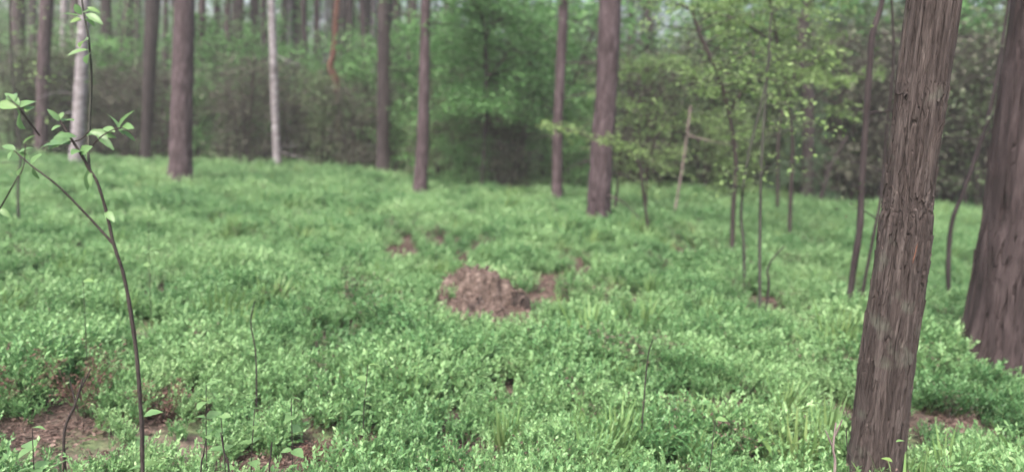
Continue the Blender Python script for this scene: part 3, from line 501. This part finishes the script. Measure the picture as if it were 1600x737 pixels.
# far wood: one mass
far_col = bpy.data.collections.new('far wood prototypes')
def far_proto(name, meshes, k): 
    o = bpy.data.objects.new(name, meshes); far_col.objects.link(o)
for i in range(3):
    mb = MB(); ax = np.array([[0, 0, z] for z in np.linspace(-.3, 13, 10)]) + rng.normal(0, .05, (10, 3)); tube(mb, ax, np.linspace(.14, .03, 10), 7, 0)
    tp = limbs(mb, ax, lambda u: .05, 26, .3, .98, 2.0, 0, (-.1, .5), 0, 4); leaf_on(mb, [c for c in tp if c[0][2] > 6], 22, .2, 1, .12, .2, .25); far_proto('far_a%d' % i, mb.mesh('far_pine', [M['pine_dark'], M['needle']]), 0)
for i, k in enumerate(['emerald', 'dull', 'emerald']):
    mb = MB(); ax = np.array([[0, 0, z] for z in np.linspace(-.3, 6.5, 8)]); tube(mb, ax, np.linspace(.08, .02, 8), 6, 0)
    tp = limbs(mb, ax, lambda u: .04, 40, .08, .98, 2.6, 0, (-.1, .5), 0, 4); leaf_on(mb, tp, 26, .17, 1, .22, .3); far_proto('far_b%d' % i, mb.mesh('far_leafy', [M['pine_dark'], M[k]], False), 0)
P, I, Z = [], [], []
for k in range(520):
    Y = rng.uniform(40, 110); x = rng.uniform(-.85, .85) * Y; P.append((x, Y, gh(x, Y))); I.append(rng.integers(0, 6)); Z.append(rng.uniform(.8, 1.3))
n = len(P); fw = scatter_object('distant_wood', P, np.stack([np.zeros(n), np.zeros(n), rng.uniform(0, 6.28, n)], 1), Z, I, far_col)
tag(fw, 'distant wood of pines and leafy trees closing the view behind everything', 'wood', kind='stuff')

# ------------------------------------------------------------------ the rotten stump mound in the middle
def mound():
    g = MOUND; bz = gh(g.x, g.y); t = thing('rotten_stump', (g.x, g.y, bz), 'crumbling pinkish brown rotten stump mound in the middle of the bilberries', 'stump')
    n = 150; u = np.linspace(-1, 1, n); UX, UY = np.meshgrid(u, u); x = UX.ravel() * .78; y = UY.ravel() * .55
    q = np.stack([x * 5, y * 5, x * 0], 1); wx = .10 * vnoise(q, 61); wy = .10 * vnoise(q + 9, 62)
    e = np.sqrt(((x + wx + .03) / .62) ** 2 + ((y + wy) / .44) ** 2); prof = 1 / (1 + np.exp((e - .78) * 7.5))
    top = np.exp(-(((x + .04 + wx) / .34) ** 2 + ((y - .10) / .20) ** 2)); cav = np.exp(-(((x - .30) / .09) ** 2 + ((y + .12) / .13) ** 2)); cav2 = np.exp(-(((x + .42) / .06) ** 2 + ((y + .02) / .10) ** 2))
    rid = np.abs(vnoise(np.stack([(x + wx) * 13, (y + wy) * 3.5, x * 0 + 4], 1), 63)); fin = fbm(np.stack([x * 30, y * 16, x * 0], 1), 3, 64); big = fbm(np.stack([x * 7, y * 7, x * 0], 1), 2, 65)
    led = 1 / (1 + np.exp(-(y - .06 + .5 * wy + .04 * vnoise(q * 2, 67)) * 38)); z = .17 * prof * (1 + .5 * big) + .17 * led * np.clip(prof * 1.3 - .1, 0, 1) + .02 * top - .26 * cav * prof - .16 * cav2 - .10 * np.exp(-(((x - .1) / .5) ** 2 + ((y - .0) / .045) ** 2)) * prof - .085 * np.exp(-(rid / .16) ** 2) * prof + .020 * fin * prof - .06 * (1 - prof) - .02
    z = z + .045 * fbm(np.stack([x * 11, y * 11, x * 0 + 8], 1), 2, 91) * prof - .10 * np.exp(-(((x + .45 * y - .24) / .05) ** 2)) * (y < .1) * prof; z = np.where(z > .27, .27 + (z - .27) * .35, z) * (1 - .45 * np.clip((np.abs(x + .08) - .12) / .42, 0, 1))
    f = (np.arange(n - 1)[:, None] * n + np.arange(n - 1)[None, :]).ravel(); f = np.stack([f, f + 1, f + n + 1, f + n], 1); v = np.stack([x, y, z], 1)
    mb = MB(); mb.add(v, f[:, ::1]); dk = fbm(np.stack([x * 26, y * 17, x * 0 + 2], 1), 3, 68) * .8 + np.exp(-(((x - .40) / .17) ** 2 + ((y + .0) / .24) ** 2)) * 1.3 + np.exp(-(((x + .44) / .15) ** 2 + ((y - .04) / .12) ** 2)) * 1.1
    mb.m[0] = (dk[f[:, 0]] > .62).astype(int); link('mound', mb.mesh('mound', [M['mound'], M['hollow_shade']]), t)  # faces on both flanks get the hollows' shade as painted dark colour
    for k in range(80):                       # broken slabs of rotten wood
        i = rng.integers(0, n * n)
        while prof[i] < .35: i = rng.integers(0, n * n)
        d = nrm(np.array([rng.normal(.1, .5), -1, rng.normal(-.45, .2)])); ln = rng.uniform(.05, .15); C = spline([v[i] - d * ln * .4 + [0, 0, .005], v[i] + [0, 0, .016], v[i] + d * ln * .6 + [0, 0, .002]], 8)
        mb = MB(); tube(mb, C, np.array([.3, .8, 1, 1, .9, .8, .5, .2]) * rng.uniform(.007, .018), 9, 0, .5, bark_disp(.003, 4, .3, 90 + k)); link('wood_chunk', mb.mesh('wood_chunk', [M['mound']]), t)
    ok = np.where((prof > .12) & (dk < .62))[0]; k = 5600; q = rng.choice(ok, k); P = v[q] + rng.normal(0, .006, (k, 3)) + [0, 0, .008]; D = np.array([0, -.8, -.3]) + rng.normal(0, .6, (k, 3)); L = rng.uniform(.02, .06, k)
    mb = MB(); leaves(mb, P, D, rnd_dir(k, .2, 1), L, np.where(rng.random(k) < .75, .0035, .012), 0, rng.random(k), .2); tag(link('needle_litter', mb.mesh('needle_litter', [M['dry']], False), t), kind='stuff')
mound()

# ------------------------------------------------------------------ the near sapling on the left, with shaped leaves
def big_leaf(mb, p, d, nrm_, L, W, t):
    """ovate pointed leaf: two halves, five stations, curved"""
    d = nrm(np.asarray(d, float)); X = nrm(np.cross(d, nrm_)); Z = np.cross(X, d); u = np.array([0, .18, .42, .7, .9, 1.]); wv = np.array([.02, .32, .5, .38, .15, .0])
    c = np.array([p + d * L * a + Z * (-.28 * L * a * a) for a in u]); v = []
    for k in range(6): v += [c[k] - X * W * wv[k] + Z * W * wv[k] * .35, c[k], c[k] + X * W * wv[k] + Z * W * wv[k] * .35]
    f = [];
    for k in range(5): b_ = k * 3; f += [[b_, b_ + 1, b_ + 4, b_ + 3], [b_ + 1, b_ + 2, b_ + 5, b_ + 4]]
    mb.add(np.array(v), np.array(f), 0, np.full(18, t))
SY = 2.05
def sapling():
    stems = [([(224, 760), (221, 660), (214, 560), (203, 480), (192, 425), (178, 382), (166, 330), (152, 285), (140, 265)], 7, 4), ([(140, 265), (126, 240), (112, 218), (95, 190), (88, 182)], 5, 2.5), ([(140, 265), (138, 235), (140, 190), (143, 120), (138, 60), (130, 15), (124, -30)], 4.5, 2.5),
             ([(178, 382), (135, 335), (90, 290), (48, 258), (22, 235)], 4, 2), ([(-30, 370), (0, 325), (20, 290), (36, 262), (40, 225)], 2.6, 1.5), ([(140, 205), (120, 220), (70, 222)], 2.5, 1.5), ([(138, 235), (160, 212), (190, 200), (212, 215)], 2.5, 1.5), ([(62, 212), (45, 190), (32, 172), (12, 150)], 3, 1.6)]
    P0 = at(224, 760, SY); b = Vector((P0.x + .01, SY, gh(P0.x, SY)))
    t = thing('sapling', b, 'thin foreground sapling with forked stem and pale spring leaves on the left', 'sapling'); B = np.array(b)
    for k, (px, w0, w1) in enumerate(stems):
        off = [0, 0, .05, -.04, -.12, .04, -.03, -.05][k]; P = [at(x, y, SY + off * (0 if i == 0 else min(1, i / 2))) for i, (x, y) in enumerate(px)]
        if k == 0: P.insert(0, Vector((P0.x + .012, SY, b.z - .08)))
        C = spline(P, 8 * len(P)); mb = MB(); r = np.linspace(w0, w1, len(C)) * SY / FPX / 2
        r = r * (1 + .10 * vnoise(np.stack([np.arange(len(C)) * .55, np.zeros(len(C)), np.full(len(C), k * 3.)], 1), 5)); tube(mb, C - B, r, 10, 0); link('stem' if k == 0 else 'branch', mb.mesh('branch', [M['grey' if k in (2,) else 'twig']]), t)
    # leaves: base pixel, tip pixel, width factor, tint
    LV = [((30, 168), (-14, 158), .5, .3), ((30, 165), (8, 138), .4, .2), ((32, 168), (54, 152), .75, .9), ((32, 172), (26, 200), .8, .6), ((40, 175), (52, 160), .5, 1), ((22, 160), (14, 140), .5, .5),
          ((95, 190), (76, 170), .4, .5), ((96, 190), (114, 182), .7, .4), ((95, 196), (80, 200), .5, .6), ((92, 188), (98, 172), .4, .9), ((120, 214), (88, 208), .45, .3), ((112, 218), (62, 222), .55, .2), ((110, 225), (56, 216), .45, .1), ((126, 240), (138, 228), .9, .2), ((125, 235), (112, 236), .8, .4),
          ((135, 212), (172, 198), .45, .2), ((140, 206), (178, 210), .4, .15), ((150, 208), (176, 228), .35, .2), ((186, 204), (175, 172), .35, .9), ((186, 200), (201, 168), .6, .3), ((188, 202), (202, 194), .6, .4), ((185, 203), (196, 210), .6, 1), ((190, 205), (216, 218), .4, .5), ((180, 206), (158, 196), .5, .3),
          ((48, 258), (60, 238), .6, .7), ((44, 250), (30, 232), .5, .5), ((46, 252), (20, 268), .6, .6), ((24, 236), (2, 222), .5, .4), ((28, 240), (50, 226), .55, .8), ((36, 225), (50, 208), .45, .4), ((22, 235), (10, 246), .6, .7), ((52, 262), (58, 284), .4, .5), ((0, 325), (14, 338), .5, .5),
          ((128, 24), (114, 4), .5, .3), ((130, 20), (150, 10), .5, .2), ((134, 22), (158, 32), .45, .2), ((132, 30), (150, 38), .6, .3), ((128, 32), (104, 30), .4, .9), ((128, 28), (96, 14), .4, .4), ((136, 12), (156, 17), .45, .3), ((138, 62), (118, 66), .5, .8), ((141, 84), (128, 92), .4, .6), ((138, 78), (104, 80), .35, .3),
          ((166, 330), (176, 342), .5, .5), ((140, 262), (132, 300), .3, .5), ((143, 268), (138, 290), .4, .6)]
    for k, (a, c, wf, ti) in enumerate(LV):
        off = rng.uniform(-.05, .05); p = np.array(at(a[0], a[1], SY)); q = np.array(at(c[0], c[1], SY + off)); L = np.linalg.norm(q - p); d = (q - p); mb = MB()
        nn = np.array([rng.normal(0, .35), -.55 + rng.normal(0, .3), .8]); big_leaf(mb, p - B, d, nn, L * 1.0, L * min(wf * .95, .65), .5 * ti + rng.uniform(0, .4)); link('leaf', mb.mesh('leaf', [M['sapling_leaf']], True), t)
sapling()

# seedlings with round pale leaves in the foreground: px, py of the top, size, label
def seedling(px, py, Y, h, label, nleaf=7, L=.045, mat_='sapling_leaf', lean=0.):
    p = at(px, py, Y); b = Vector((p.x - lean, Y, gh(p.x, Y))); t = thing('seedling', b, label, 'seedling', 'seedlings among the bilberries'); H = p.z - b.z
    mb = MB(); C = spline([(0, 0, -.03), (lean * .3 + rng.normal(0, .01), 0, H * .5), (lean, 0, H)], 8); tube(mb, C, np.linspace(.0028, .0014, 8), 5, 0); link('stem', mb.mesh('stem', [M['twig']]), t)
    for k in range(nleaf):
        u = 1 - .5 * (k / nleaf) ** 1.2; q = C[int(u * 7)]; a = k * 2.4 + rng.uniform(-.4, .4); d = np.array([math.cos(a), math.sin(a), rng.uniform(.05, .5)]); mb = MB(); l = L * rng.uniform(.7, 1.2)
        big_leaf(mb, q, d, np.array([0, 0, 1.]) + rng.normal(0, .2, 3), l, l * rng.uniform(.6, .85), rng.uniform(.1, .8)); link('leaf', mb.mesh('leaf', [M[mat_]], True), t)
for a in [(455, 622, 2.75, .3, 'seedling with rounded pale green leaves left of the bottom soil hollow', 6, .055), (398, 638, 2.65, .3, 'seedling with a pale leaf pair near the two upright dark twigs', 7, .05), (345, 650, 2.6, .3, 'seedling with a yellowish leaf tuft on a thin dark stem, right of the near sapling', 7, .05),
          (322, 600, 2.85, .3, 'pale leaved seedling just right of the near sapling stem', 7, .055), (232, 345, 5.2, .4, 'single pale seedling rising above the bilberries beside the upper sapling stem', 5, .07), (50, 668, 2.35, .25, 'yellow green seedling on the bare reddish soil at lower left', 8, .055),
          (225, 650, 2.25, .3, 'pale leaves sprouting at the foot of the near sapling', 7, .05), (130, 440, 3.9, .3, 'pale seedling left of the sapling stem in the bilberries', 5, .06), (575, 570, 3.1, .25, 'pale leaved seedling left of centre in the lower bilberries', 5, .05), (1190, 440, 6, .3, 'pale green seedling by the curved dark twig', 5, .06),
          (1118, 655, 2.75, .25, 'blue green seedling with yellow tip in front of the brown patch at lower right', 5, .045), (1400, 690, 2.5, .2, 'tiny pale seedling at the foot of the closest trunk', 4, .035)]:
    seedling(*a)

sc_p = np.array(at(1410, 388, 3.05)) - np.array(near.location); mb = MB()      # a sliver of bared orange inner bark
rows = [sc_p + np.array([.010 * (k / 5 - .5) + dx * (.007 * math.sin(math.pi * min(max(k / 5, .06), .94))), -.100 - .004 * (dx == 0) + .004 * abs(dx), .085 * (k / 5 - .5)]) for k in range(6) for dx in (-1, 0, 1)]
mb.add(np.array(rows), np.array([[k * 3 + j, k * 3 + j + 1, k * 3 + j + 4, k * 3 + j + 3] for k in range(5) for j in (0, 1)])); tag(link('bark_scar', mb.mesh('bark_scar', [M['inner_bark']]), near), 'orange sliver of bared inner bark')

# upright dry twigs
def twig(pix, Y, w_, label, mat_='pine_dark', forks=()):
    P = [at(x, y, Y) for (x, y) in pix]; b = Vector((P[0].x, Y, gh(P[0].x, Y))); 
    if P[0].z > b.z: P.insert(0, Vector((P[0].x, Y, b.z - .04)))
    t = thing('dry_twig', b, label, 'twig', 'dry twigs sticking up'); B = np.array(b); C = spline(P, 6 * len(P)); mb = MB(); tube(mb, C - B, np.linspace(w_, w_ * .5, len(C)) * Y / FPX / 2, 6, 0)
    for f in forks: Q = spline([at(x, y, Y + .03) for (x, y) in f], 8); tube(mb, Q - B, np.linspace(w_ * .6, w_ * .3, 8) * Y / FPX / 2, 5, 0)
    link('stem', mb.mesh('stem', [M[mat_]]), t)
twig([(1201, 445), (1199, 425), (1206, 406), (1226, 384)], 6.2, 4, 'curved dark twig arching out of the bilberries right of centre')
twig([(358, 740), (350, 705), (345, 675)], 2.5, 4, 'thin dark twig leaning left at the bottom, under the yellowish seedling tuft')
twig([(314, 740), (318, 710), (322, 685)], 2.45, 3.5, 'thin dark twig at the bottom, nearest to the near sapling')
twig([(421, 740), (423, 712), (425, 690)], 2.5, 3.5, 'short dark twig at the bottom near the reddish soil')
twig([(1304, 740), (1302, 700), (1306, 660)], 2.6, 6, 'grey forked dead twig at the bottom left of the closest trunk', 'pale', [[(1302, 700), (1290, 672)], [(1305, 680), (1316, 655)]])
twig([(1328, 740), (1324, 700), (1322, 670)], 2.55, 3, 'thin dark twig touching the foot of the closest trunk')
twig([(400, 560), (392, 505), (398, 470)], 3.6, 3, 'fine dark twig upright in the bilberries right of the sapling stem')
twig([(1005, 640), (1012, 560), (1020, 530)], 3.3, 3, 'fine dark twig upright in the bilberries in the lower right middle')
twig([(100, 680), (118, 630), (130, 590)], 2.9, 6, 'dark dead branch poking up from the reddish soil at lower left', 'twig', [[(118, 630), (108, 590)], [(124, 612), (142, 575)]])

# withered rust-red bilberry tufts
def withered(px, py, s, label):
    g = on_ground(px, py, .12); b = Vector((g.x, g.y, gh(g.x, g.y))); t = thing('withered_shrub', b, label, 'dead shrub', 'withered rusty tufts'); mb = MB(); cm = MB()
    for k in range(16):
        d = rnd_dir(1, .6, 1)[0]; C = spline([(0, 0, -.02), d * .12 * s + rng.normal(0, .01, 3), d * .27 * s + rng.normal(0, .02, 3)], 6); tube(mb, C, np.linspace(.003, .001, 6), 4, 0); tp = limbs(mb, C, lambda u: .002, 4, .3, 1, .1 * s, 0, (.1, .9), 0, 1); leaf_on(cm, tp, 60, .018, 0, .01, .2, .5)
    link('stems', mb.mesh('stems', [M['rust']]), t); link('foliage', cm.mesh('foliage', [M['rust']], False), t)
withered(125, 612, 1.25, 'rusty red withered tuft on bare soil left of the sapling stem')
withered(255, 618, .8, 'small rusty withered tuft just right of the sapling stem')
withered(10, 610, .9, 'rusty withered tuft at the left edge of the picture')
withered(480, 702, .6, 'rusty withered tuft in the soil hollow at the bottom')

# ------------------------------------------------------------------ damp air under the trees
m, N, L = mat('damp air'); pv = N.new('ShaderNodeVolumePrincipled'); pv.inputs['Color'].default_value = (.86, .90, .88, 1); pv.inputs['Density'].default_value = .0017; pv.inputs['Anisotropy'].default_value = 0
o_ = N.new('ShaderNodeOutputMaterial'); L.new(pv.outputs[0], o_.inputs['Volume'])
mb = MB(); x0, x1, y0, y1, z0, z1 = -410, 410, -70, 510, -12, 22
mb.add([(x0, y0, z0), (x1, y0, z0), (x1, y1, z0), (x0, y1, z0), (x0, y0, z1), (x1, y0, z1), (x1, y1, z1), (x0, y1, z1)], [[0, 3, 2, 1], [4, 5, 6, 7], [0, 1, 5, 4], [1, 2, 6, 5], [2, 3, 7, 6], [3, 0, 4, 7]])
tag(link('haze', mb.mesh('haze', [m], False)), 'thin damp haze filling the air of the wood', 'haze', kind='stuff')
